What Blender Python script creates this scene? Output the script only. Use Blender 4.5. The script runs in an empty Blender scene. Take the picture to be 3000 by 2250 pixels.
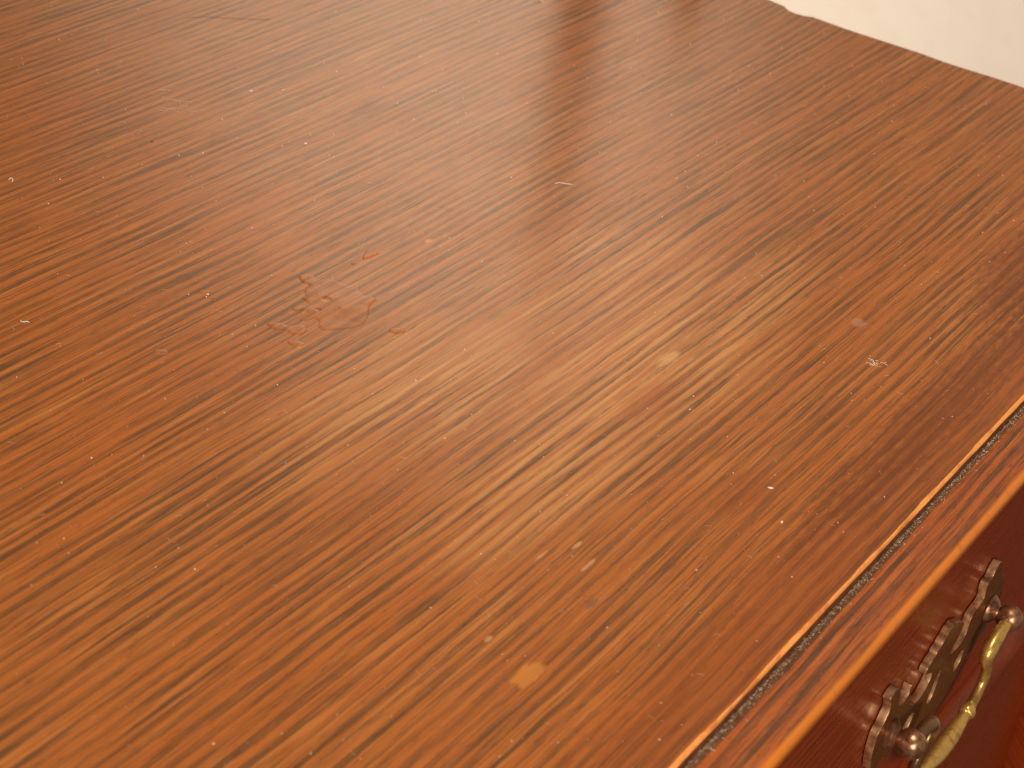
import bpy, bmesh, math, random
from mathutils import Vector, Matrix, noise
random.seed(7)
sc = bpy.context.scene
COL = sc.collection
R = math.radians
# metres; z = 0 is the dresser's top surface, x runs along its front to the right end, y runs to the back

# ------------------------------------------------------------------ camera
cam = bpy.data.cameras.new("camera")
cam.sensor_width = 36.0
cam.lens = 68.94
cam.clip_start, cam.clip_end = 0.01, 50
cam.dof.use_dof = True
cam.dof.focus_distance = 0.60
cam.dof.aperture_fstop = 28
camo = bpy.data.objects.new("camera", cam)
COL.objects.link(camo)
right = Vector((0.5579714, -0.82074121, 0.1226857))
down = Vector((-0.38160113, -0.38503843, -0.84031303))
fwd = Vector((0.73691824, 0.42205363, -0.52803621))
camo.matrix_world = Matrix(((right.x, -down.x, -fwd.x, 0), (right.y, -down.y, -fwd.y, 0),
                            (right.z, -down.z, -fwd.z, 0.30), (0, 0, 0, 1)))
sc.camera = camo

# ------------------------------------------------------------------ light and exposure
sc.view_settings.view_transform = 'Standard'
sc.view_settings.look = 'None'
sc.view_settings.exposure = 0.0
sc.view_settings.gamma = 1.0
world = bpy.data.worlds.new("World")
sc.world = world
world.use_nodes = True
bg = world.node_tree.nodes["Background"]
bg.inputs[0].default_value = (1.0, 0.84, 0.66, 1)
bg.inputs[1].default_value = 0.07


def lamp(name, kind, loc, target, energy, color, size=0.1, angle=None, blend=0.5):
    l = bpy.data.lights.new(name, kind)
    l.energy = energy
    l.color = color
    if kind == 'AREA':
        l.shape = 'DISK'
        l.size = size
    else:
        l.shadow_soft_size = size
    if kind == 'SPOT':
        l.spot_size = R(angle)
        l.spot_blend = blend
    o = bpy.data.objects.new(name, l)
    COL.objects.link(o)
    o.location = loc
    o.rotation_euler = (Vector(target) - Vector(loc)).to_track_quat('-Z', 'Y').to_euler()
    return o


WARM = (1.0, 0.88, 0.70)
lamp("ceiling_lamp", 'AREA', (0.42, 0.106, 1.10), (0.42, 0.12, 0), 11.6, WARM, size=0.10)
lamp("wall_fill", 'SPOT', (1.0, 1.0, 1.3), (2.0, 1.42, 0.72), 155, (1.0, 0.90, 0.74), size=0.10, angle=66, blend=1.0)  # unseen spot, added to brighten the wall for its sheen in the top
lamp("low_wall_fill", 'SPOT', (1.1, 1.25, -0.40), (2.0, 0.78, -0.44), 34, (1.0, 0.86, 0.72), size=0.10, angle=84, blend=1.0)  # unseen spot, added to brighten the lower wall
lamp("front_fill", 'AREA', (-0.75, -0.85, 0.55), (0.45, 0.12, -0.08), 22, (1.0, 0.88, 0.74), size=0.35)  # fill from the front left behind the camera; its source is unseen

# ------------------------------------------------------------------ helpers


def tag(o, label=None, cat=None, group=None, kind=None):
    if label: o["label"] = label
    if cat: o["category"] = cat
    if group: o["group"] = group
    if kind: o["kind"] = kind
    return o


def obj_from(name, verts, faces, mat=None, parent=None, smooth=False, loc=(0, 0, 0)):
    me = bpy.data.meshes.new(name)
    loc = Vector(loc)
    me.from_pydata([tuple(Vector(v) - loc) for v in verts], [], faces)
    me.update()
    if mat: me.materials.append(mat)
    if smooth:
        for p in me.polygons: p.use_smooth = True
    o = bpy.data.objects.new(name, me)
    COL.objects.link(o)
    if parent:
        o.parent = parent
        base = Vector((0, 0, 0))
        q = parent
        while q:
            base += Vector(q.location)
            q = q.parent
        o.location = loc - base
    else:
        o.location = loc
    return o


def empty(name, loc, parent=None):
    o = bpy.data.objects.new(name, None)
    o.empty_display_size = 0.05
    COL.objects.link(o)
    if parent:
        o.parent = parent
        o.location = Vector(loc) - Vector(parent.location)
    else:
        o.location = loc
    return o


def box(name, lo, hi, mat, parent=None, bevel=0.0):
    bm = bmesh.new()
    bmesh.ops.create_cube(bm, size=1)
    for v in bm.verts:
        v.co = Vector([lo[i] + (v.co[i] + 0.5) * (hi[i] - lo[i]) for i in range(3)])
    if bevel:
        bmesh.ops.bevel(bm, geom=bm.edges[:], offset=bevel, segments=2, affect='EDGES')
    vs = [v.co.copy() for v in bm.verts]
    bm.verts.index_update()
    fs = [[v.index for v in f.verts] for f in bm.faces]
    bm.free()
    return obj_from(name, vs, fs, mat, parent)


def sweep(name, xs, prof, mat, parent=None, smooth=True, closed=False):
    """prof(x) -> list of (y, z); swept along x, ends capped when closed"""
    vs, fs = [], []
    n = None
    for x in xs:
        p = prof(x)
        n = len(p)
        vs += [(x, y, z) for y, z in p]
    m = n if closed else n - 1
    for i in range(len(xs) - 1):
        for j in range(m):
            a, b = i * n + j, i * n + (j + 1) % n
            fs.append((a, b, b + n, a + n))
    if closed:
        fs.append(list(range(n))[::-1])
        fs.append([(len(xs) - 1) * n + j for j in range(n)])
    o = obj_from(name, vs, fs, mat, parent, smooth)
    bm = bmesh.new()
    bm.from_mesh(o.data)
    bmesh.ops.recalc_face_normals(bm, faces=bm.faces[:])
    for e in bm.edges:
        if len(e.link_faces) == 2 and e.calc_face_angle(0) > R(35): e.smooth = False
    bm.to_mesh(o.data)
    bm.free()
    return o


def arc(cy, cz, r, a0, a1, n):
    return [(cy + r * math.cos(R(a0 + (a1 - a0) * i / n)), cz + r * math.sin(R(a0 + (a1 - a0) * i / n))) for i in range(n + 1)]


# ------------------------------------------------------------------ materials
class NT:
    def __init__(s, name):
        s.mat = bpy.data.materials.new(name)
        s.mat.use_nodes = True
        s.t = s.mat.node_tree
        s.bsdf = s.t.nodes["Principled BSDF"]

    def n(s, kind, **kw):
        nd = s.t.nodes.new(kind)
        for k, v in kw.items(): setattr(nd, k, v)
        return nd

    def link(s, a, b): s.t.links.new(a, b)

    def val(s, x, sock):
        if isinstance(x, (int, float)): sock.default_value = x
        elif isinstance(x, (tuple, list)): sock.default_value = x if len(x) == 4 or sock.type == 'VECTOR' else (*x, 1)
        else: s.link(x, sock)

    def math(s, op, a, b=None, c=None, clamp=False):
        nd = s.n('ShaderNodeMath', operation=op, use_clamp=clamp)
        s.val(a, nd.inputs[0])
        if b is not None: s.val(b, nd.inputs[1])
        if c is not None: s.val(c, nd.inputs[2])
        return nd.outputs[0]

    def mix(s, f, a, b, blend='MIX'):
        nd = s.n('ShaderNodeMix', data_type='RGBA', blend_type=blend)
        s.val(f, nd.inputs[0]); s.val(a, nd.inputs[6]); s.val(b, nd.inputs[7])
        return nd.outputs[2]

    def noise(s, vec, scale=1.0, detail=2.0, rough=0.5, dist=0.0):
        nd = s.n('ShaderNodeTexNoise')
        nd.inputs['Scale'].default_value = scale
        nd.inputs['Detail'].default_value = detail
        nd.inputs['Roughness'].default_value = rough
        nd.inputs['Distortion'].default_value = dist
        s.link(vec, nd.inputs['Vector'])
        return nd.outputs['Fac']

    def vec(s, x, y, z=0.0):
        nd = s.n('ShaderNodeCombineXYZ')
        s.val(x, nd.inputs[0]); s.val(y, nd.inputs[1]); s.val(z, nd.inputs[2])
        return nd.outputs[0]

    def step(s, x, lo, hi, a=0.0, b=1.0):
        nd = s.n('ShaderNodeMapRange', interpolation_type='SMOOTHSTEP')
        s.val(x, nd.inputs[0])
        nd.inputs[1].default_value = lo; nd.inputs[2].default_value = hi
        nd.inputs[3].default_value = a; nd.inputs[4].default_value = b
        return nd.outputs[0]

    def bump(s, h, strength, dist):
        nd = s.n('ShaderNodeBump')
        nd.inputs['Strength'].default_value = strength
        nd.inputs['Distance'].default_value = dist
        s.link(h, nd.inputs['Height'])
        s.link(nd.outputs[0], s.bsdf.inputs['Normal'])


def wood(name, base, tan, streak, red, rough=0.3, worn=(), patch=None, tint=None, seed=0.0, streak_amt=1.0,
         nose=False, grain_axis='x', spec=0.5, dirt=0.0):
    k = NT(name)
    geo = k.n('ShaderNodeNewGeometry')
    sep = k.n('ShaderNodeSeparateXYZ')
    k.link(geo.outputs['Position'], sep.inputs[0])
    X, Y, Z = sep.outputs
    if grain_axis == 'x':
        u = X
        v = k.math('SUBTRACT', Y, Z)
    else:
        u = Z
        v = k.math('ADD', X, Y)
    if seed: v = k.math('ADD', v, seed)
    # slow wander of the grain lines
    w1 = k.noise(k.vec(k.math('MULTIPLY', u, 7), k.math('MULTIPLY', v, 9)), 1, 2)
    w2 = k.noise(k.vec(k.math('MULTIPLY', u, 55), k.math('MULTIPLY', v, 120)), 1, 2)
    vv = k.math('ADD', v, k.math('ADD', k.math('MULTIPLY', w1, 0.0035), k.math('MULTIPLY', w2, 0.0005)))
    # dark lens-shaped figure, about three millimetres apart
    s1 = k.noise(k.vec(k.math('MULTIPLY', u, 8), k.math('MULTIPLY', vv, 360), 3.1), 1, 3.0, 0.6)
    s2 = k.noise(k.vec(k.math('MULTIPLY', u, 20), k.math('MULTIPLY', vv, 700), 8.7), 1, 2, 0.5)
    f1 = k.noise(k.vec(k.math('MULTIPLY', u, 42), k.math('MULTIPLY', vv, 2300), 1.3), 1, 2.5, 0.6)
    f2 = k.noise(k.vec(k.math('MULTIPLY', u, 230), k.math('MULTIPLY', vv, 1900), 5.3), 1, 2, 0.6)
    big = k.noise(k.vec(k.math('MULTIPLY', u, 4), k.math('MULTIPLY', v, 22), 2.0), 1, 2, 0.5)
    blotch = k.noise(k.vec(k.math('MULTIPLY', u, 24), k.math('MULTIPLY', v, 40), 6.0), 1, 3, 0.55)
    col = k.mix(k.step(big, 0.30, 0.70, 0.15, 0.85), base, red)
    col = k.mix(k.math('MULTIPLY', k.step(k.math('ADD', k.math('MULTIPLY', s2, 0.6), k.math('MULTIPLY', blotch, 0.4)), 0.5, 0.66), 0.65), col, tan)
    ph = k.math('ADD', k.math('DIVIDE', vv, 0.0037), k.math('MULTIPLY', k.noise(k.vec(k.math('MULTIPLY', u, 3.2), k.math('MULTIPLY', v, 60), 4.4), 1, 2), 2.2))
    band = k.math('MULTIPLY', k.math('ADD', k.math('SINE', k.math('MULTIPLY', ph, 6.2832)), k.math('MULTIPLY', k.math('SINE', k.math('MULTIPLY_ADD', ph, 12.566, 1.1)), 0.4)), 0.50)
    comb = k.math('ADD', band, k.math('ADD', k.math('MULTIPLY_ADD', s1, 2.0, -1.0), k.math('ADD', k.math('MULTIPLY_ADD', f1, 0.7, -0.35), k.math('ADD', k.math('MULTIPLY_ADD', f2, 0.5, -0.25),
               k.math('MULTIPLY_ADD', k.noise(k.vec(k.math('MULTIPLY', u, 70), k.math('MULTIPLY', vv, 850), 17.0), 1, 2, 0.6), 0.75, -0.375)))))
    brk = k.step(k.noise(k.vec(k.math('MULTIPLY', u, 24), k.math('MULTIPLY', vv, 420), 11.0), 1, 3, 0.6), 0.30, 0.52, 0.62, 1.0)
    wide = k.step(k.noise(k.vec(k.math('MULTIPLY', u, 8), k.math('MULTIPLY', vv, 270), 14.0), 1, 3, 0.6), 0.54, 0.66, 0.0, 0.4)
    m1 = k.math('MULTIPLY', k.math('MAXIMUM', k.math('MULTIPLY', k.step(comb, -0.22, 0.66), brk), wide), 0.93 * streak_amt)
    amt = k.step(blotch, 0.28, 0.62, 0.55, 1.0)
    col = k.mix(k.math('MULTIPLY', m1, amt), col, streak)
    col = k.mix(k.math('MULTIPLY', k.step(f1, 0.48, 0.68), 0.58 * streak_amt), col, streak)
    col = k.mix(k.math('MULTIPLY', k.step(f1, 0.47, 0.28), 0.30), col, tan)
    pore = k.step(f2, 0.62, 0.74)
    col = k.mix(k.math('MULTIPLY', pore, 0.45 * streak_amt), col, tuple(c * 0.4 for c in streak))
    # patches where the finish is rubbed thin
    if worn:
        acc = None
        for (cx, cy, rx, ry, a) in worn:
            dx = k.math('DIVIDE', k.math('SUBTRACT', X, cx), rx)
            dy = k.math('DIVIDE', k.math('SUBTRACT', Y, cy), ry)
            d = k.math('ADD', k.math('MULTIPLY', dx, dx), k.math('MULTIPLY', dy, dy))
            g = k.math('MULTIPLY', k.step(d, 1.0, 0.0), a)
            acc = g if acc is None else k.math('MAXIMUM', acc, g)
        fib = k.step(k.math('ADD', k.math('MULTIPLY', f1, 0.5), k.math('MULTIPLY', s2, 0.5)), 0.40, 0.62)
        wm = k.math('MULTIPLY', acc, k.math('MULTIPLY', fib, k.step(comb, 0.75, 0.10)))
        col = k.mix(wm, col, (0.53, 0.245, 0.082))
    if patch:
        rough_edge = k.math('MULTIPLY', k.math('SUBTRACT', k.noise(k.vec(k.math('MULTIPLY', u, 200), k.math('MULTIPLY', v, 700)), 1, 3), 0.5), 2.4)
        for (cx, cy, rx, ry, a, c) in patch:
            dx = k.math('DIVIDE', k.math('SUBTRACT', X, cx), rx)
            dy = k.math('DIVIDE', k.math('SUBTRACT', Y, cy), ry)
            d = k.math('ADD', k.math('MULTIPLY', dx, dx), k.math('MULTIPLY', dy, dy))
            g = k.math('MULTIPLY', k.step(k.math('ADD', d, rough_edge), *((1.35, 0.55) if a > 0.6 else (1.5, 0.0))), a)
            col = k.mix(g, col, c)
    if nose:  # lit orange band on the nose front, painted into the colour
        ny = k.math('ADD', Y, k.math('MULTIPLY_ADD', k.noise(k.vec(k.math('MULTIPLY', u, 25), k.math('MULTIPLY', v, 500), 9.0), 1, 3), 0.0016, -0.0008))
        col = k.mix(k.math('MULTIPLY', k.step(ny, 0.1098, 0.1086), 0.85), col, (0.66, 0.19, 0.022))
    if tint: col = k.mix(tint[1], col, tint[0])
    if dirt:
        dn = k.noise(k.vec(k.math('MULTIPLY', u, 400), k.math('MULTIPLY', v, 700)), 1, 3, 0.65)
        col = k.mix(k.math('MULTIPLY', k.step(dn, 0.55, 0.75), dirt), col, (0.05, 0.03, 0.02))
    k.link(col, k.bsdf.inputs['Base Color'])
    # handled, slightly uneven polish
    rn = k.noise(geo.outputs['Position'], 38, 4, 0.6)
    scr = k.noise(k.vec(k.math('MULTIPLY', u, 900), k.math('MULTIPLY', v, 900)), 1, 2, 0.5)
    rr = k.math('ADD', k.math('MULTIPLY_ADD', rn, 0.14, rough - 0.07), k.math('MULTIPLY', k.step(scr, 0.55, 0.75), 0.05))
    k.link(rr, k.bsdf.inputs['Roughness'])
    k.bsdf.inputs['Specular IOR Level'].default_value = spec
    hgt = k.math('ADD', k.math('MULTIPLY', f1, 0.5), k.math('ADD', k.math('MULTIPLY', pore, -0.6), k.math('MULTIPLY', rn, 2.0)))
    k.bump(hgt, 0.22, 0.00012)
    return k.mat


BASE, TAN, STREAK, RED = (0.375, 0.120, 0.028), (0.46, 0.175, 0.047), (0.108, 0.048, 0.020), (0.370, 0.104, 0.021)
WORN = [(0.460, 0.216, 0.095, 0.034, 0.85), (0.395, 0.258, 0.075, 0.030, 0.75), (0.385, 0.208, 0.07, 0.026, 0.75), (0.49, 0.25, 0.07, 0.045, 0.6), (0.52, 0.215, 0.05, 0.02, 0.7)]
PATCH = [(0.3155, 0.1650, 0.0056, 0.0025, 0.64, (0.54, 0.20, 0.042)),
         (0.4712, 0.3085, 0.0018, 0.0010, 0.59, (0.60, 0.28, 0.08)),
         (0.3663, 0.1838, 0.0024, 0.0006, 0.55, (0.64, 0.34, 0.16)),
         (0.3613, 0.1770, 0.0034, 0.0006, 0.55, (0.64, 0.34, 0.16)),
         (0.3560, 0.1882, 0.0030, 0.0004, 0.55, (0.64, 0.34, 0.16)),
         (0.3196, 0.1794, 0.0014, 0.0008, 0.50, (0.62, 0.32, 0.16)),
         (0.3484, 0.1678, 0.0026, 0.0007, 0.65, (0.13, 0.085, 0.055)),
         (0.5296, 0.1807, 0.0030, 0.0022, 0.45, (0.42, 0.24, 0.14)),
         (0.4652, 0.2137, 0.0060, 0.0020, 0.55, (0.64, 0.36, 0.14)),
         (0.420, 0.1625, 0.016, 0.006, 0.32, (0.17, 0.035, 0.01)),
         (0.440, 0.2060, 0.012, 0.008, 0.35, (0.30, 0.07, 0.015)),
         (0.42, 0.127, 0.40, 0.017, 0.42, (0.19, 0.042, 0.012)),
         (0.50, 0.140, 0.09, 0.010, 0.50, (0.13, 0.035, 0.012)),
         (0.62, 0.150, 0.06, 0.018, 0.60, (0.13, 0.030, 0.010))]
M_TOP = wood("polished_top", BASE, TAN, STREAK, RED, 0.20, WORN, PATCH)
M_DROP = wood("wood_under_clear_drop", BASE, TAN, STREAK, RED, 0.26, (), None, tint=((0.41, 0.145, 0.058), 0.26), spec=0.5)
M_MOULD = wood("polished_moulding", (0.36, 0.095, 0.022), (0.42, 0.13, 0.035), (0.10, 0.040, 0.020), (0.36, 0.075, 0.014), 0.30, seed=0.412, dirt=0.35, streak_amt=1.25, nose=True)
M_DRAWER = wood("mahogany_drawer", (0.33, 0.043, 0.006), (0.37, 0.065, 0.009), (0.15, 0.022, 0.005), (0.29, 0.030, 0.004), 0.24, seed=0.91, streak_amt=0.95, spec=0.4)
M_DARKWOOD = wood("dark_upright_wood", (0.10, 0.030, 0.010), (0.12, 0.04, 0.014), (0.04, 0.015, 0.008), (0.09, 0.024, 0.008), 0.35, seed=1.7, grain_axis='z')


def simple(name, colour, rough, metallic=0.0, noise_scale=0, colour2=None, lo=0.45, hi=0.62, bump=0.0, spec=0.5, bump_dist=0.0003, detail=4):
    k = NT(name)
    k.bsdf.inputs['Roughness'].default_value = rough
    k.bsdf.inputs['Metallic'].default_value = metallic
    k.bsdf.inputs['Specular IOR Level'].default_value = spec
    if noise_scale:
        geo = k.n('ShaderNodeNewGeometry')
        nz = k.noise(geo.outputs['Position'], noise_scale, detail, 0.6)
        k.link(k.mix(k.step(nz, lo, hi), colour, colour2 or colour), k.bsdf.inputs['Base Color'])
        if bump:
            n2 = k.noise(geo.outputs['Position'], noise_scale * 2.3, 3, 0.6)
            k.bump(n2, bump, bump_dist)
            k.link(k.math('MULTIPLY_ADD', n2, 0.3, rough - 0.15), k.bsdf.inputs['Roughness'])
    else:
        k.bsdf.inputs['Base Color'].default_value = (*colour, 1)
    return k.mat


M_RAW = simple("bare_edge_wood", (0.74, 0.29, 0.07), 0.6, 0, 160, (0.58, 0.19, 0.04), bump=0.3)
M_STEP = simple("dark_step", (0.17, 0.045, 0.014), 0.6, 0, 300, (0.08, 0.026, 0.011))
M_DUST = simple("grey_dust", (0.11, 0.052, 0.026), 0.95, 0, 800, (0.26, 0.18, 0.11), 0.46, 0.76, spec=0.1)
M_SPECK = simple("pale_speck", (0.84, 0.74, 0.62), 0.8, 0, 300, (0.60, 0.48, 0.36), spec=0.2)
M_LINT = simple("lint_fibre", (0.60, 0.46, 0.34), 0.8, spec=0.2)
M_WHITE = simple("white_lint", (0.82, 0.76, 0.68), 0.75, 0, 900, (0.62, 0.54, 0.44), spec=0.2)
M_BLUE = simple("blue_fibre", (0.08, 0.13, 0.45), 0.7)
M_CRUMB = simple("dark_crumb", (0.10, 0.018, 0.008), 0.6)
M_HAIR = simple("dark_hair", (0.10, 0.035, 0.018), 0.5)
M_BRONZE = simple("tarnished_bronze", (0.44, 0.22, 0.125), 0.34, 0.75, 330, (0.20, 0.09, 0.045), 0.42, 0.66, bump=0.35, bump_dist=0.0002)
M_PLATE = simple("tarnished_backplate", (0.74, 0.43, 0.23), 0.36, 0.55, 300, (0.36, 0.17, 0.08), 0.40, 0.65, bump=0.35, bump_dist=0.0002)
M_FACE = simple("lacquered_backplate_face", (0.23, 0.078, 0.021), 0.34, 0.45, 240, (0.18, 0.060, 0.016), 0.40, 0.65, bump=0.2, bump_dist=0.0002)
M_BRASS = simple("worn_brass", (0.78, 0.48, 0.14), 0.34, 0.70, 300, (0.46, 0.27, 0.07), 0.50, 0.70, bump=0.45, bump_dist=0.00025)
def tarnish():
    k = NT.__new__(NT)
    k.mat, k.t = M_BRASS, M_BRASS.node_tree
    k.bsdf = k.t.nodes["Principled BSDF"]
    src = k.bsdf.inputs['Base Color'].links[0].from_socket
    geo = k.n('ShaderNodeNewGeometry')
    sep = k.n('ShaderNodeSeparateXYZ')
    k.link(geo.outputs['Position'], sep.inputs[0])
    nz = k.noise(geo.outputs['Position'], 420, 3, 0.6)
    x = k.math('MULTIPLY_ADD', nz, 0.006, sep.outputs[0])
    left = k.step(x, 0.4755, 0.4725)
    spots = k.math('MULTIPLY', k.step(nz, 0.60, 0.70), k.step(sep.outputs[2], -0.108, -0.098))
    f = k.math('MULTIPLY', k.math('MAXIMUM', left, spots), 0.9)
    k.link(k.mix(f, src, (0.17, 0.085, 0.042)), k.bsdf.inputs['Base Color'])


tarnish()
M_WALL = simple("cream_wall_paint", (0.88, 0.80, 0.705), 0.9, 0, 30, (0.86, 0.775, 0.68), bump=0.1, spec=0.2)
M_FLOOR = wood("floor_boards", (0.12, 0.05, 0.022), (0.14, 0.06, 0.03), (0.05, 0.022, 0.012), (0.11, 0.045, 0.02), 0.5, seed=2.9)

def fade_dust():
    k = NT("tmp")
    bpy.data.materials.remove(k.mat)
    m = M_DUST
    k = NT.__new__(NT)
    k.mat, k.t = m, m.node_tree
    k.bsdf = m.node_tree.nodes["Principled BSDF"]
    geo = k.n('ShaderNodeNewGeometry')
    sep = k.n('ShaderNodeSeparateXYZ')
    k.link(geo.outputs['Position'], sep.inputs[0])
    nz = k.noise(geo.outputs['Position'], 700, 3, 0.6)
    lowf = k.noise(geo.outputs['Position'], 60, 2, 0.6)
    y = k.math('ADD', sep.outputs[1], k.math('ADD', k.math('MULTIPLY_ADD', nz, 0.0030, -0.0015), k.math('MULTIPLY_ADD', lowf, 0.0024, -0.0012)))
    k.link(k.step(y, 0.1200, 0.1228), k.bsdf.inputs['Alpha'])


fade_dust()

# ------------------------------------------------------------------ background
FLOOR = -0.80
tag(obj_from("floor", [(-1.5, -1.6, FLOOR), (2.04, -1.6, FLOOR), (2.04, 3.6, FLOOR), (-1.5, 3.6, FLOOR)], [(0, 1, 2, 3)], M_FLOOR), kind="structure")
w = box("wall", (2.00, -1.6, FLOOR), (2.04, 3.6, 2.4), M_WALL)
tag(w, "plain cream painted wall behind the right end of the dresser", kind="structure")

# ------------------------------------------------------------------ dresser
XL, XR, YB = -0.32, 0.763, 0.62
D = empty("dresser", (0.22, 0.37, FLOOR))
tag(D, "polished reddish brown wooden dresser with dusty moulded front edge and brass drawer pull", "dresser")

XS = [XL + (XR - XL) * i / 420 for i in range(421)]


def jit(x, s, amp, seed): return amp * noise.noise(Vector((x * s, seed, 0.3)))


def ychamf(x):
    return 0.1234 + jit(x, 28, 0.00050, 1.0) + jit(x, 90, 0.00030, 6.0) + jit(x, 300, 0.00016, 4.0)


def ylow(x):
    return 0.12255 + jit(x, 90, 0.00012, 7.0)


# top board: outline with the chipped right edge
edge_pts = [(765.0, 352.0), (764.6, 336.0), (763.6, 328.6), (760.6, 325.0), (759.9, 321.0), (760.4, 317.5), (762.6, 313.8), (762.2, 305.0), (762.0, 297.4), (762.4, 288.0), (762.9, 278.3),
            (763.6, 262.6), (763.0, 252.0), (763.5, 242.0), (764.6, 230.0), (765.0, 216.5), (764.6, 190.0), (764.9, 160.0), (764.5, 124.0)]
edge_pts = [(x / 1000 - 0.0006, y / 1000) for x, y in edge_pts]
vs, fs = [], []
front = [(x, ychamf(x)) for x in XS if x < edge_pts[-1][0] - 0.002]
outline = front + [(edge_pts[-1][0], ychamf(0.763))] + edge_pts[::-1][1:] + [(0.7644, 0.45), (0.7642, YB), (XL, YB)]
n = len(outline)
vs += [(x, y, 0.0) for x, y in outline]
fs.append(list(range(n)))
# rounded arris on the right end and back, straight drop below it
nf = len(front)
ring1, ring2 = [], []
for i, (x, y) in enumerate(outline):
    if i < nf: ring1.append((x, y + 0.0002, -0.0003)); ring2.append((x, y + 0.0030, -0.0045))
    else:
        ring1.append((x + (0.0009 if x > 0.7 else 0), y, -0.0011)); ring2.append((x + (0.0009 if x > 0.7 else 0), y, -0.0075))
vs += ring1 + ring2
for a in (0, n):
    for i in range(n):
        j = (i + 1) % n
        if a == 0: fs.append((i, n + i, n + j, j))
        else: fs.append((n + i, 2 * n + i, 2 * n + j, n + j))
top = obj_from("top_board", vs, fs, M_TOP, D)
bm = bmesh.new(); bm.from_mesh(top.data); bmesh.ops.recalc_face_normals(bm, faces=bm.faces[:]); bm.to_mesh(top.data); bm.free()
XS2 = [x for x in XS if x < 0.7625]
# pale bare wood where the front arris of the top is rubbed through, and the dark brown step under it
edge = sweep("worn_edge", XS2, lambda x: [(ychamf(x) + 0.0001, -0.00004), (ychamf(x) - 0.0004, -0.00030 + jit(x, 120, 0.0001, 2)), (ylow(x), -0.00115 + jit(x, 140, 0.0003, 9))], M_RAW, D)
tag(edge, "pale orange bare wood edge rubbed through the finish")
sweep("edge_step", XS2, lambda x: [(ylow(x) + 0.00002, -0.00112 + jit(x, 140, 0.0003, 9)), (0.12275, -0.0022), (0.1229, -0.0050)], M_STEP, D)

# front moulding: flat, rounded nose, fillet, quirk and small cove
NOSE = ([(0.126, -0.0046), (0.1110, -0.0044)] + arc(0.1108, -0.0075, 0.0031, 90, 200, 12)[1:] +
        [(0.1082, -0.0102), (0.1090, -0.0106), (0.1092, -0.0128), (0.1100, -0.0132), (0.1105, -0.0125)] +
        arc(0.1132, -0.0150, 0.0022, 150, 250, 6) + [(0.1140, -0.0190), (0.1178, -0.0200), (0.126, -0.0200)])
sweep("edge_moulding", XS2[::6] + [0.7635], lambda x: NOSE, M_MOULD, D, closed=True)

# drawer front with a flared lip along its bottom
YD = 0.1178
lip = [(YD + 0.012, -0.0206), (YD, -0.0206), (YD, -0.1165)] + \
      [(YD - 0.0062 * (1 - math.cos(R(90 * i / 8))), -0.1165 - 0.0150 * math.sin(R(90 * i / 8))) for i in range(1, 9)] + \
      [(YD - 0.0062, -0.1322), (YD - 0.0045, -0.1345), (YD + 0.012, -0.1345)]
sweep("drawer_front", [-0.20, 0.2, 0.5, 0.7448], lambda x: lip, M_DRAWER, D, closed=True)
box("drawer_front", (-0.20, YD, -0.640), (0.669, 0.129, -0.1385), M_DRAWER, D, 0.001)
box("stile", (0.6702, 0.1105, -0.79), (0.745, 0.130, -0.1380), M_DRAWER, D, 0.001)
box("stile", (-0.27, 0.1130, -0.79), (-0.2015, 0.130, -0.0202), M_DRAWER, D, 0.001)
box("side_panel", (0.7450, 0.1130, FLOOR), (0.7600, YB - 0.01, -0.0077), M_DRAWER, D, 0.001)
box("side_panel", (-0.300, 0.1130, FLOOR), (-0.2701, YB - 0.01, -0.0077), M_DRAWER, D, 0.001)
box("back_panel", (-0.269, YB - 0.02, FLOOR), (0.7445, YB - 0.012, -0.0077), M_DRAWER, D)
box("plinth", (-0.2005, 0.1250, FLOOR), (0.669, 0.140, -0.642), M_DRAWER, D, 0.001)

# ------------------------------------------------------------------ drawer pull
P = empty("drawer_pull", (0.4943, 0.115, -0.083), D)
P["label"] = "tarnished brass swan-neck pull on a scalloped pierced backplate"
YP0, YP1 = 0.1174, 0.1150      # back and face of the plate


def catmull(pts, sub, closed=False):
    out = []
    n = len(pts)
    for i in range(n if closed else n - 1):
        g = lambda k: Vector(pts[k % n]) if closed else Vector(pts[min(max(k, 0), n - 1)])
        p0, p1, p2, p3 = g(i - 1), g(i), g(i + 1), g(i + 2)
        for s in range(sub):
            t = s / sub
            out.append(0.5 * ((2 * p1) + (p2 - p0) * t + (2 * p0 - 5 * p1 + 4 * p2 - p3) * t * t + (3 * p1 - p0 - 3 * p2 + p3) * t ** 3))
    if not closed: out.append(Vector(pts[-1]))
    return out


contourA = [(444, -84.5), (444, -77), (446.6, -74.5), (448.3, -72.2), (449.4, -70.2), (448.6, -67.5), (446.6, -65.2), (447.8, -63.9), (450.4, -63.4), (454.1, -65.3), (455.6, -70), (458, -74.6),
            (462.8, -76), (465.2, -74.5), (465.6, -71.6), (467.5, -76.9), (469.6, -82), (475.9, -85.4), (480.9, -85.8), (484.6, -83.6), (486.0, -80.8), (484.0, -78.2)]
crest = catmull([(478.8, -76.0), (479.4, -73.4), (483.5, -71.6), (488, -69.2), (494.2, -66.5), (499, -68.2), (504, -71.2), (506.3, -73.8)], 10)
contourC = [(505.0, -76.6), (501.4, -79.4), (501.6, -82.0), (508, -83.4), (511.8, -82.6), (514, -80), (513.8, -75.8), (515.8, -73.8), (520.6, -73.4), (523.2, -71.5), (521.8, -68.0), (522.3, -65.4), (525.2, -65.4), (526.8, -63), (529.7, -61.2)]
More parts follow.
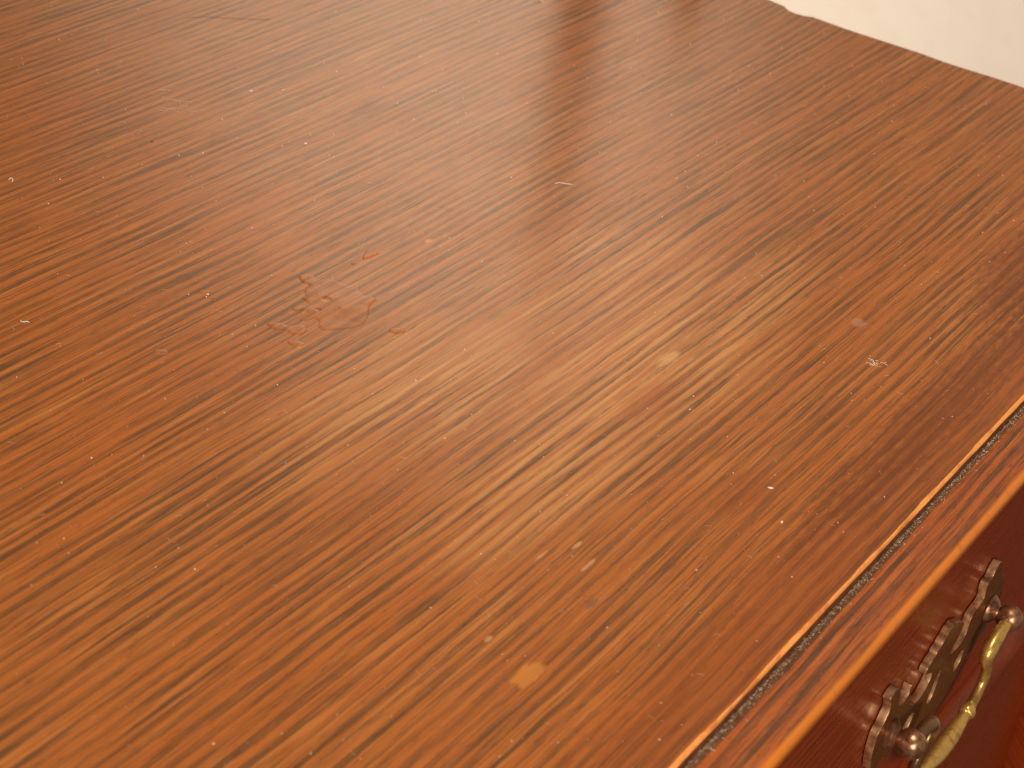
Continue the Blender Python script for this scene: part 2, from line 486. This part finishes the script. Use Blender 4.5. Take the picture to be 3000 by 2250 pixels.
bottom = [(533.2, -63.5), (534.2, -67), (538, -71.5), (542.5, -75), (544.6, -80), (544.6, -86), (542, -92), (537, -95.5), (532, -94.5), (528, -97.5), (522, -96), (518, -100), (512, -105), (506, -108), (501, -113),
          (494.3, -119), (487.6, -113), (482.6, -108), (476.6, -105), (470.6, -100), (466.6, -96), (460.6, -97.5), (456.6, -94.5), (451.6, -95.5), (446.6, -92)]


def rounded(pts): return [(p.x, p.y) for p in catmull([(a, b, 0) for a, b in pts], 3)]


scal = []
L = [0.0]
for a, b in zip(crest, crest[1:]): L.append(L[-1] + (Vector(b) - Vector(a)).length)
NB = 9
for i in range(NB * 6 + 1):
    s = L[-1] * i / (NB * 6)
    j = max(q for q in range(len(L)) if L[q] <= s + 1e-9)
    j = min(j, len(crest) - 2)
    t = (s - L[j]) / max(L[j + 1] - L[j], 1e-9)
    p = Vector(crest[j]).lerp(Vector(crest[j + 1]), t)
    d = (Vector(crest[j + 1]) - Vector(crest[j])).normalized()
    ph = (i % 6) / 6
    h = 0.75 * abs(math.sin(math.pi * ph)) ** 0.55
    scal.append((p.x - d.y * h, p.y + d.x * h))
outline2 = rounded(contourA) + scal + rounded(contourC) + rounded(bottom)
slots = [[(489.2, -94.2), (491.0, -89.0), (492.2, -85.2), (495.2, -84.4), (495.6, -88.5), (495.0, -93), (492.5, -96.5)],
         [(470, -91), (474, -89), (478, -91), (476, -96), (472, -96)], [(510, -91), (514, -89), (518, -91), (516, -96), (512, -96)]]
cu = bpy.data.curves.new("backplate_outline", 'CURVE')
cu.dimensions = '2D'
cu.fill_mode = 'BOTH'
cu.extrude = (YP0 - YP1) / 2
cu.bevel_depth = 0.00012
cu.bevel_resolution = 1
for pts in [outline2] + [rounded(s + s[:1])[:-1] for s in slots]:
    sp = cu.splines.new('POLY')
    sp.points.add(len(pts) - 1)
    for q, (x, z) in zip(sp.points, pts): q.co = ((x - 494.3) / 1000, (z + 83) / 1000, 0, 1)
    sp.use_cyclic_u = True
tmp = bpy.data.objects.new("tmp_outline", cu)
COL.objects.link(tmp)
dg = bpy.context.evaluated_depsgraph_get()
me = bpy.data.meshes.new_from_object(tmp.evaluated_get(dg))
bpy.data.objects.remove(tmp)
me.name = "backplate"
for v in me.vertices:
    x, y, z = v.co
    v.co = (x, (YP0 + YP1) / 2 - 0.115 - z, y)
me.flip_normals()
me.materials.clear()
me.materials.append(M_PLATE)
me.materials.append(M_FACE)
me.update()
for p in me.polygons:
    p.material_index = 1 if abs(p.normal.y) > 0.9 else 0
plate = bpy.data.objects.new("backplate", me)
COL.objects.link(plate)
plate.parent = P


def lathe_y(name, prof, cx, cz, mat, parent, n=40):
    """prof: list of (y, radius) turned about an axis parallel to y"""
    vs, fs = [], []
    for (y, r) in prof:
        for k in range(n):
            a = 2 * math.pi * k / n
            vs.append((cx + r * math.cos(a), y, cz + r * math.sin(a)))
    for i in range(len(prof) - 1):
        for k in range(n):
            fs.append((i * n + k, i * n + (k + 1) % n, (i + 1) * n + (k + 1) % n, (i + 1) * n + k))
    fs.append(list(range(n)))
    fs.append([(len(prof) - 1) * n + k for k in range(n)][::-1])
    o = obj_from(name, vs, fs, mat, parent, True, loc=(cx, prof[0][0], cz))
    bm = bmesh.new(); bm.from_mesh(o.data); bmesh.ops.recalc_face_normals(bm, faces=bm.faces[:])
    for e in bm.edges:
        if len(e.link_faces) == 2 and e.calc_face_angle(0) > R(40): e.smooth = False
    bm.to_mesh(o.data); bm.free()
    return o


POSTS = [(0.4549, -0.0832), (0.5330, -0.0823)]
YBALL = 0.1075
for i, (cx, cz) in enumerate(POSTS):
    rb = 0.0048 if i == 0 else 0.0045
    if i == 0:
        base = [(0.1149, 0.0047), (0.1144, 0.0050), (0.1136, 0.0049), (0.1132, 0.0040), (0.1126, 0.0039), (0.1122, 0.0034), (0.1116, 0.0027)]
    else:
        base = [(0.1149, 0.0047), (0.1145, 0.0051), (0.1140, 0.0050), (0.1132, 0.0044), (0.1123, 0.0036), (0.1117, 0.0027)]
    ball = [(YBALL - rb * math.cos(R(a)), rb * math.sin(R(a))) for a in range(146, -1, -8)]
    ball[-1] = (ball[-1][0], 0.0002)
    lathe_y("post", base + ball, cx, cz, M_BRONZE, P)

# swan-neck bail hanging between the two balls (x, z in mm, radius in mm)
half = [(533.0, -82.4, 1.7), (529.0, -82.0, 1.9), (525.0, -82.2, 2.1), (521.0, -83.2, 2.35), (517.2, -85.0, 2.4), (515.6, -87.6, 2.2), (517.0, -90.6, 1.85), (519.8, -93.6, 1.7), (522.0, -96.8, 1.75), (522.6, -100.2, 1.7),
        (521.2, -103.4, 1.6), (518.4, -106.0, 1.65), (515.6, -107.6, 1.75), (514.4, -108.1, 2.1), (512.9, -108.6, 2.75), (511.4, -108.9, 2.5), (510.4, -109.0, 1.95), (508.6, -109.2, 2.0), (505.0, -109.6, 2.35), (500.0, -110.0, 2.75), (494.1, -110.2, 2.9)]
xc = 493.95
full = half + [(2 * xc - x, z - 0.5, r) for x, z, r in half[::-1][1:]]
path = catmull(full, 4)
vs, fs = [], []
NS = 18
for i, p in enumerate(path):
    a, b = path[max(i - 1, 0)], path[min(i + 1, len(path) - 1)]
    d = Vector((b.x - a.x, b.y - a.y)).normalized()
    nx, nz = -d.y, d.x
    s = abs((p.x - xc) / 39)
    yy = YBALL * 1000 - 0.9 * (1 - s) ** 0.5 if s < 1 else YBALL * 1000
    for k in range(NS):
        t = 2 * math.pi * k / NS
        rr = p.z * (1 + 0.05 * math.cos(4 * t)) * (1 + 0.03 * noise.noise(Vector((i * 0.5, k * 0.7, 0))))
        vs.append(((p.x + nx * rr * math.cos(t)) / 1000, (yy + rr * math.sin(t)) / 1000, (p.y + nz * rr * math.cos(t)) / 1000))
for i in range(len(path) - 1):
    for k in range(NS):
        fs.append((i * NS + k, i * NS + (k + 1) % NS, (i + 1) * NS + (k + 1) % NS, (i + 1) * NS + k))
fs.append(list(range(NS))); fs.append([(len(path) - 1) * NS + k for k in range(NS)])
bail = obj_from("bail", vs, fs, M_BRASS, P, True, loc=(0.494, YBALL, -0.083))
bm = bmesh.new(); bm.from_mesh(bail.data); bmesh.ops.recalc_face_normals(bm, faces=bm.faces[:]); bm.to_mesh(bail.data); bm.free()

# ------------------------------------------------------------------ unseen dark uprights, added for the streaks the polished top mirrors


def upright(cx, cy, wy, ztop, label):
    t = obj_from("added_upright", *turned(cx, cy, wy, ztop), M_DARKWOOD, None, True, loc=(cx, cy, FLOOR))
    tag(t, label, "wooden post", "dark uprights added for the streaks mirrored in the polished top")
    return t


def turned(cx, cy, wy, ztop):
    vs, fs = [], []
    prof = [(FLOOR, 1.1), (FLOOR + 0.04, 1.1), (FLOOR + 0.05, 0.9), (ztop - 0.14, 0.95), (ztop - 0.05, 0.8), (ztop - 0.02, 0.9), (ztop, 0.45)]
    n = 20
    for z, k in prof:
        for i in range(n):
            a = 2 * math.pi * i / n
            vs.append((cx + wy * 0.5 * k * math.cos(a), cy + wy * 0.5 * k * math.sin(a), z))
    for i in range(len(prof) - 1):
        for j in range(n):
            fs.append((i * n + j, i * n + (j + 1) % n, (i + 1) * n + (j + 1) % n, (i + 1) * n + j))
    fs.append(list(range(n))[::-1]); fs.append([(len(prof) - 1) * n + j for j in range(n)])
    return vs, fs


upright(0.98, 0.552, 0.030, 0.32, "tall unseen dark upright added beyond the dresser for the streak mirrored in its top")
upright(0.98, 0.482, 0.021, 0.125, "short unseen dark upright added nearer the front for the second mirrored streak")

# ------------------------------------------------------------------ dried clear drops on the top


def drop(name, poly, hmax, wid, label, group="dried clear drops on the polished top", pits=(), res=0.00028, seed=0.0):
    poly = [Vector((a / 1000, b / 1000, 0)) for a, b in poly]
    pl = catmull([tuple(p) for p in poly], 4, closed=True)
    xs, ys = [p.x for p in pl], [p.y for p in pl]
    x0, y0 = min(xs) - res, min(ys) - res
    nx, ny = int((max(xs) - x0) / res) + 2, int((max(ys) - y0) / res) + 2
    segs = list(zip(pl, pl[1:] + pl[:1]))

    def sd(x, y):
        ins, best = False, 9
        for a, b in segs:
            if (a.y > y) != (b.y > y) and x < a.x + (b.x - a.x) * (y - a.y) / (b.y - a.y): ins = not ins
            dx, dy = b.x - a.x, b.y - a.y
            l = dx * dx + dy * dy
            t = 0 if l == 0 else max(0, min(1, ((x - a.x) * dx + (y - a.y) * dy) / l))
            q = (x - a.x - t * dx) ** 2 + (y - a.y - t * dy) ** 2
            if q < best: best = q
        return math.sqrt(best) if ins else -math.sqrt(best)
    idx, vs, fs = {}, [], []
    for j in range(ny):
        for i in range(nx):
            x, y = x0 + i * res, y0 + j * res
            d = sd(x, y)
            if d < -res * 1.5: continue
            t = max(0.0, min(1.0, d / wid))
            h = hmax * math.sqrt(max(0, 1 - (1 - t) ** 2))
            h *= 0.85 + 0.28 * noise.noise(Vector((x * 110, y * 130, seed))) + 0.07 * noise.noise(Vector((x * 380, y * 420, seed + 3)))
            h *= 0.45 + 0.75 * max(0, min(1, 0.6 + 1.6 * noise.noise(Vector((x * 55, y * 55, seed + 9)))))
            for (px, py, pr) in pits:
                q = math.hypot(x - px / 1000, y - py / 1000) / (pr / 1000)
                if q < 1: h *= 0.10 + 0.90 * q * q
            idx[i, j] = len(vs)
            vs.append((x, y, h if d > 0 else -0.00006))
    for j in range(ny - 1):
        for i in range(nx - 1):
            q = [(i, j), (i + 1, j), (i + 1, j + 1), (i, j + 1)]
            if all(k in idx for k in q): fs.append([idx[k] for k in q])
    c = sum(pl, Vector((0, 0, 0))) / len(pl)
    o = obj_from(name, vs, fs, M_DROP, None, True, loc=(c.x, c.y, 0))
    return tag(o, label, "dried drop", group)


def oval(cx, cy, a, b, rot=0, wob=0.15, n=10, seed=1):
    rnd = random.Random(seed)
    out = []
    for i in range(n):
        t = 2 * math.pi * i / n
        k = 1 + wob * (rnd.random() - 0.5) * 2
        x, y = a * k * math.cos(t), b * k * math.sin(t)
        out.append((cx + x * math.cos(rot) - y * math.sin(rot), cy + x * math.sin(rot) + y * math.cos(rot)))
    return out


MAIN = [(421.7, 322.2), (423.4, 322.6), (426.0, 321.3), (425.6, 318.6), (425.2, 317.0), (428.3, 314.4), (428.8, 311.0), (429.3, 307.9), (430.4, 305.8), (428.8, 303.6), (428.0, 301.4), (429.2, 299.5), (428.6, 296.9), (425.8, 296.3), (423.2, 295.6),
        (420.2, 293.4), (416.7, 291.6), (412.1, 290.8), (407.9, 292.7), (404.5, 295.3), (402.6, 297.0), (403.4, 299.7), (405.8, 301.2), (405.8, 303.0), (402.9, 303.9), (402.1, 305.5), (405.8, 306.5), (407.6, 307.4), (405.4, 309.4), (405.3, 311.2), (407.6, 311.6), (409.6, 310.4), (411.7, 310.6), (412.4, 313.4), (414.7, 313.8), (416.9, 315.8), (420.2, 316.6), (420.0, 319.2)]
drop("spilled_drop", MAIN, 0.00028, 0.0019, "large lumpy clear blister of dried liquid with a pit near its middle", pits=[(417.3, 307.7, 1.7), (410.6, 305.4, 1.0), (420.5, 317.6, 0.9)], seed=1.0)
drop("spilled_drop", [(393.1, 310.7), (395.3, 310.2), (396.9, 308.4), (397.2, 305.6), (399.8, 304.4), (400.6, 302.0), (398.5, 300.1), (395.6, 299.6), (394.0, 301.6), (394.0, 304.2), (392.4, 306.6)], 0.00032, 0.0012,
     "two-lobed clear dried drop just in front of the large blister", seed=2.0)
drop("spilled_drop", [(450.9, 317.9), (452.4, 317.4), (452.9, 315.2), (451.6, 314.2), (448.5, 314.4), (445.3, 315.2), (447.5, 316.9)], 0.00032, 0.0009,
     "small curled clear drop at the far end of the trail behind the large blister", seed=3.0)
drop("spilled_drop", oval(390.9, 297.9, 1.9, 2.6, 0.5, seed=4), 0.00032, 0.0012, "faint round dried drop in front of the two-lobed one", seed=4.0)
drop("spilled_drop", oval(418.3, 281.3, 1.9, 2.3, 0.5, seed=5), 0.00032, 0.0012, "single raised bead standing alone on the moulding side of the large blister", seed=5.0)
drop("spilled_drop", oval(440.9, 315.8, 0.9, 0.7, 0.5, seed=6), 0.00032, 0.0006, "tiny clear bead between the curled drop and the large blister", seed=6.0)
drop("spilled_drop", oval(359.9, 321.9, 1.5, 2.2, 0.7, seed=7), 0.00032, 0.0010, "lone oval bead lying well away in front of all the other drops", seed=7.0)
drop("spilled_drop", oval(394.2, 335.8, 1.3, 1.9, 0.7, seed=8), 0.0005, 0.0009, "rear bead of the close pair behind and left of the large blister", seed=8.0)
drop("spilled_drop", oval(393.1, 331.7, 1.1, 1.5, 0.7, seed=9), 0.0005, 0.0009, "front bead of the close pair behind and left of the large blister", seed=9.0)

# ------------------------------------------------------------------ dust


def speck(vs, fs, x, y, z, s, flat=0.6):
    b = len(vs)
    n = 5
    a0 = random.random() * 6.28
    st = random.uniform(0.5, 1.0)
    rot = random.random() * 3.14
    for i in range(n):
        t = a0 + 6.28 * i / n
        k = s * random.uniform(0.6, 1.1)
        dx, dy = k * math.cos(t), k * st * math.sin(t)
        vs.append((x + dx * math.cos(rot) - dy * math.sin(rot), y + dx * math.sin(rot) + dy * math.cos(rot), z + s * 0.02))
    vs.append((x, y, z + s * flat))
    vs.append((x, y, z - s * 0.2))
    for i in range(n):
        fs.append((b + i, b + (i + 1) % n, b + n)); fs.append((b + (i + 1) % n, b + i, b + n + 1))


def fibre(vs, fs, pts, r):
    b = len(vs)
    m = len(pts)
    for i, p in enumerate(pts):
        q0, q1 = Vector(pts[max(i - 1, 0)]), Vector(pts[min(i + 1, m - 1)])
        d = (q1 - q0).normalized()
        sd = d.cross(Vector((0, 0, 1)))
        if sd.length < 1e-6: sd = Vector((1, 0, 0))
        sd.normalize()
        up = sd.cross(d)
        rr = r * (0.45 if i in (0, m - 1) else 1)
        for k in range(4):
            a = k * math.pi / 2
            vs.append(tuple(Vector(p) + sd * rr * math.cos(a) + up * rr * math.sin(a)))
    for i in range(m - 1):
        for k in range(4):
            fs.append((b + i * 4 + k, b + i * 4 + (k + 1) % 4, b + (i + 1) * 4 + (k + 1) % 4, b + (i + 1) * 4 + k))
    fs.append((b, b + 1, b + 2, b + 3)); fs.append((b + (m - 1) * 4 + 3, b + (m - 1) * 4 + 2, b + (m - 1) * 4 + 1, b + (m - 1) * 4))


def curl(x, y, z, length, bend, n=7, ang=None):
    a = random.random() * 6.28 if ang is None else ang
    pts = []
    px, py = x, y
    for i in range(n):
        pts.append((px, py, z + 0.00006 * math.sin(i / (n - 1) * 3.14) + 0.00002))
        px += math.cos(a) * length / n; py += math.sin(a) * length / n
        a += bend / n * random.uniform(0.6, 1.4)
    return pts


# the line of dust packed in the groove: a low ragged heap plus loose grains
ns = 900
vs, fs = [], []
yw = [0.1231, 0.1228, 0.1224, 0.1220, 0.1215, 0.1208, 0.1198]
for i in range(ns + 1):
    x = XL + 0.01 + (0.75 - XL) * i / ns
    wd = 1.0 + 0.9 * noise.noise(Vector((x * 30, 2, 0))) + 0.5 * noise.noise(Vector((x * 130, 5, 0)))
    for j, y in enumerate(yw):
        t = j / (len(yw) - 1)
        yy = 0.1230 - (0.1230 - y) * max(0.35, wd)
        h = 0.00036 * (1 - t) ** 0.8 * (0.7 + 0.9 * noise.noise(Vector((x * 500, y * 1500, 1))) + 0.5 * noise.noise(Vector((x * 1400, y * 3000, 4))))
        vs.append((x, yy, -0.00452 + (max(h, 0.00003) if j < len(yw) - 1 else -0.00005)))
m = len(yw)
for i in range(ns):
    for j in range(m - 1):
        fs.append((i * m + j, i * m + j + 1, (i + 1) * m + j + 1, (i + 1) * m + j))
gd = obj_from("groove_dust", vs, fs, M_DUST, None, True)
tag(gd, "grey brown dust packed in the groove along the dresser's front edge", "dust", kind="stuff")
vs, fs = [], []
for i in range(2600):
    x = random.uniform(0.2, 0.70)
    y = 0.1229 - abs(random.gauss(0, 0.0011))
    speck(vs, fs, x, y, -0.0044 + random.uniform(0, 0.0003), random.choice([0.00005, 0.00007, 0.0001, 0.00014]), 0.8)
for i in range(260):
    fibre(vs, fs, curl(random.uniform(0.2, 0.70), 0.1226 - abs(random.gauss(0, 0.0012)), -0.0041, random.uniform(0.0006, 0.002), random.uniform(-3, 3)), 0.000034)
for i in range(160):
    speck(vs, fs, random.uniform(0.2, 0.70), random.uniform(0.1105, 0.1205), -0.00445, random.choice([0.00005, 0.00007, 0.00011]), 0.8)
gg = obj_from("dust_grain", vs, fs, M_SPECK)
tag(gg, "pale dust grains caught in the groove and on the moulding", "dust", kind="stuff")
# dust scattered over the top
vs, fs = [], []
for i in range(1500):
    x, y = random.uniform(0.2, 0.76), random.uniform(0.126, 0.55)
    speck(vs, fs, x, y, 0.0, random.choice([0.00008, 0.00009, 0.0001, 0.00013, 0.00018, 0.00028]) * (1.15 if y > 0.3 else 1), 0.7)
for c in range(26):
    cx, cy = random.uniform(0.25, 0.72), random.uniform(0.13, 0.5)
    for i in range(9):
        speck(vs, fs, random.gauss(cx, 0.006), random.gauss(cy, 0.004), 0.0, random.choice([0.00005, 0.00008, 0.00011]), 0.7)
sp = obj_from("dust_speck", vs, fs, M_SPECK)
tag(sp, "tiny pale dust specks scattered over the polished top", "dust", kind="stuff")
vs, fs = [], []
for i in range(620):
    x, y = random.uniform(0.2, 0.76), random.uniform(0.126, 0.55)
    fibre(vs, fs, curl(x, y, 0.0, random.uniform(0.0008, 0.0028), random.uniform(-3.2, 3.2)), 0.000028)
lf = obj_from("lint_fibres", vs, fs, M_LINT)
tag(lf, "fine curled lint fibres lying on the polished top", "lint", kind="stuff")


# bits large enough to be told apart
def crumb(name, x, y, s, mat, label, cat="crumb", stretch=1.0, rot=0.0, z=0.0, seed=0, group=None):
    bm = bmesh.new()
    bmesh.ops.create_icosphere(bm, subdivisions=2, radius=1)
    vs = []
    for v in bm.verts:
        p = v.co * (1 + 0.55 * noise.noise(v.co * 1.6 + Vector((seed, seed * 2.3, 1))))
        px, py = p.x * s * stretch, p.y * s
        vs.append((px * math.cos(rot) - py * math.sin(rot) + x, px * math.sin(rot) + py * math.cos(rot) + y, z + (p.z + 0.55) * s * 0.6))
    bm.verts.index_update()
    fs = [[v.index for v in f.verts] for f in bm.faces]
    bm.free()
    return tag(obj_from(name, vs, fs, mat, loc=(x, y, z)), label, cat, group)


def strand(name, pts, r, mat, label, cat, group=None):
    vs, fs = [], []
    pp = catmull([tuple(c / 1000 for c in p) for p in pts], 5)
    fibre(vs, fs, [tuple(p) for p in pp], r)
    return tag(obj_from(name, vs, fs, mat, None, True, loc=vs[0]), label, cat, group)


G1 = "white crumbs on the polished top"
# curled flakes
strand("white_flake", [(344.1, 361.2, 0.1), (343.5, 360.8, 0.2), (343.5, 360.2, 0.25), (344.0, 359.7, 0.2), (344.6, 359.3, 0.3), (344.8, 358.6, 0.2)], 0.00014, M_WHITE,
       "curled white flake near the left edge, in front of the upright white fluff", "flake")
strand("white_fluff", [(402.4, 427.4, 0.1), (403.0, 427.3, 0.5), (403.3, 426.7, 0.6), (402.9, 426.1, 0.4), (402.3, 425.8, 0.1)], 0.00016, M_WHITE,
       "upright tuft of white fluff near the left edge, behind the curled flake", "fluff")
crumb("white_crumb", 0.5154, 0.4217, 0.00042, M_WHITE, "long white crumb with smaller grains trailing off its end", "crumb", 1.9, 2.3, seed=3, group=G1)
crumb("white_crumb", 0.4965, 0.3806, 0.00042, M_WHITE, "roundish cream crumb alone behind the large dried blister", "crumb", 1.25, 2.0, seed=5, group=G1)
crumb("white_crumb", 0.6788, 0.4012, 0.00060, M_WHITE, "pale blurred crumb at the far back beside the dark mirrored streak", "crumb", 1.3, 1.0, seed=9, group=G1)
strand("lint_thread", [(537.6, 302.6, 0.1), (539.0, 301.6, 0.5), (540.0, 299.9, 0.4), (540.8, 298.4, 0.5), (541.8, 297.6, 0.1)], 0.00011, M_WHITE,
       "short white lint thread at the lower end of the dark mirrored streak", "thread")
crumb("white_sliver", 0.4260, 0.1582, 0.00028, M_WHITE, "thin white sliver on a dark red stain near the dusty groove", "sliver", 3.0, -0.95, seed=11)
crumb("white_flake", 0.4138, 0.1483, 0.00032, M_WHITE, "small pinkish white flake between the white sliver and the dusty groove", "flake", 1.5, 0.4, seed=13)
crumb("blue_fibre", 0.3420, 0.2612, 0.00016, M_BLUE, "tiny bright blue speck of fibre on the grain", "fibre", 2.0, -0.7, seed=15)
crumb("dark_crumb", 0.4577, 0.4166, 0.00024, M_CRUMB, "tiny dark red crumb in front of the long white crumb", "crumb", 2.2, -1.0, seed=17)
strand("hair", [(548.0, 483.0, 0.05), (554.5, 479.0, 0.1), (559.8, 473.4, 0.1), (565.4, 467.6, 0.1), (572.8, 461.0, 0.05)], 0.00005, M_HAIR,
       "fine dark hair lying across the grain at the far back of the top", "hair")
vs, fs = [], []
rs = random.getstate()
random.seed(21)
for i in range(16):
    fibre(vs, fs, curl(random.gauss(0.487, 0.004), random.gauss(0.431, 0.006), 0.0001, random.uniform(0.003, 0.008), random.uniform(-4, 4), 10), 0.00005)
tag(obj_from("lint_tuft", vs, fs, M_LINT, loc=(0.487, 0.431, 0)), "loose tuft of pale tangled lint near the long white crumb", "lint")
vs, fs = [], []
for i in range(10):
    fibre(vs, fs, curl(random.gauss(0.5096, 0.002), random.gauss(0.1655, 0.0015), 0.0001, random.uniform(0.001, 0.003), random.uniform(-4, 4), 8), 0.00006)
for i in range(8): speck(vs, fs, random.gauss(0.5096, 0.001), random.gauss(0.1655, 0.001), 0.0, 0.00025, 0.4)
tag(obj_from("lint_smudge", vs, fs, M_SPECK, loc=(0.5096, 0.1655, 0)), "flat grey smudge of lint near the front, close to the dusty groove", "lint")
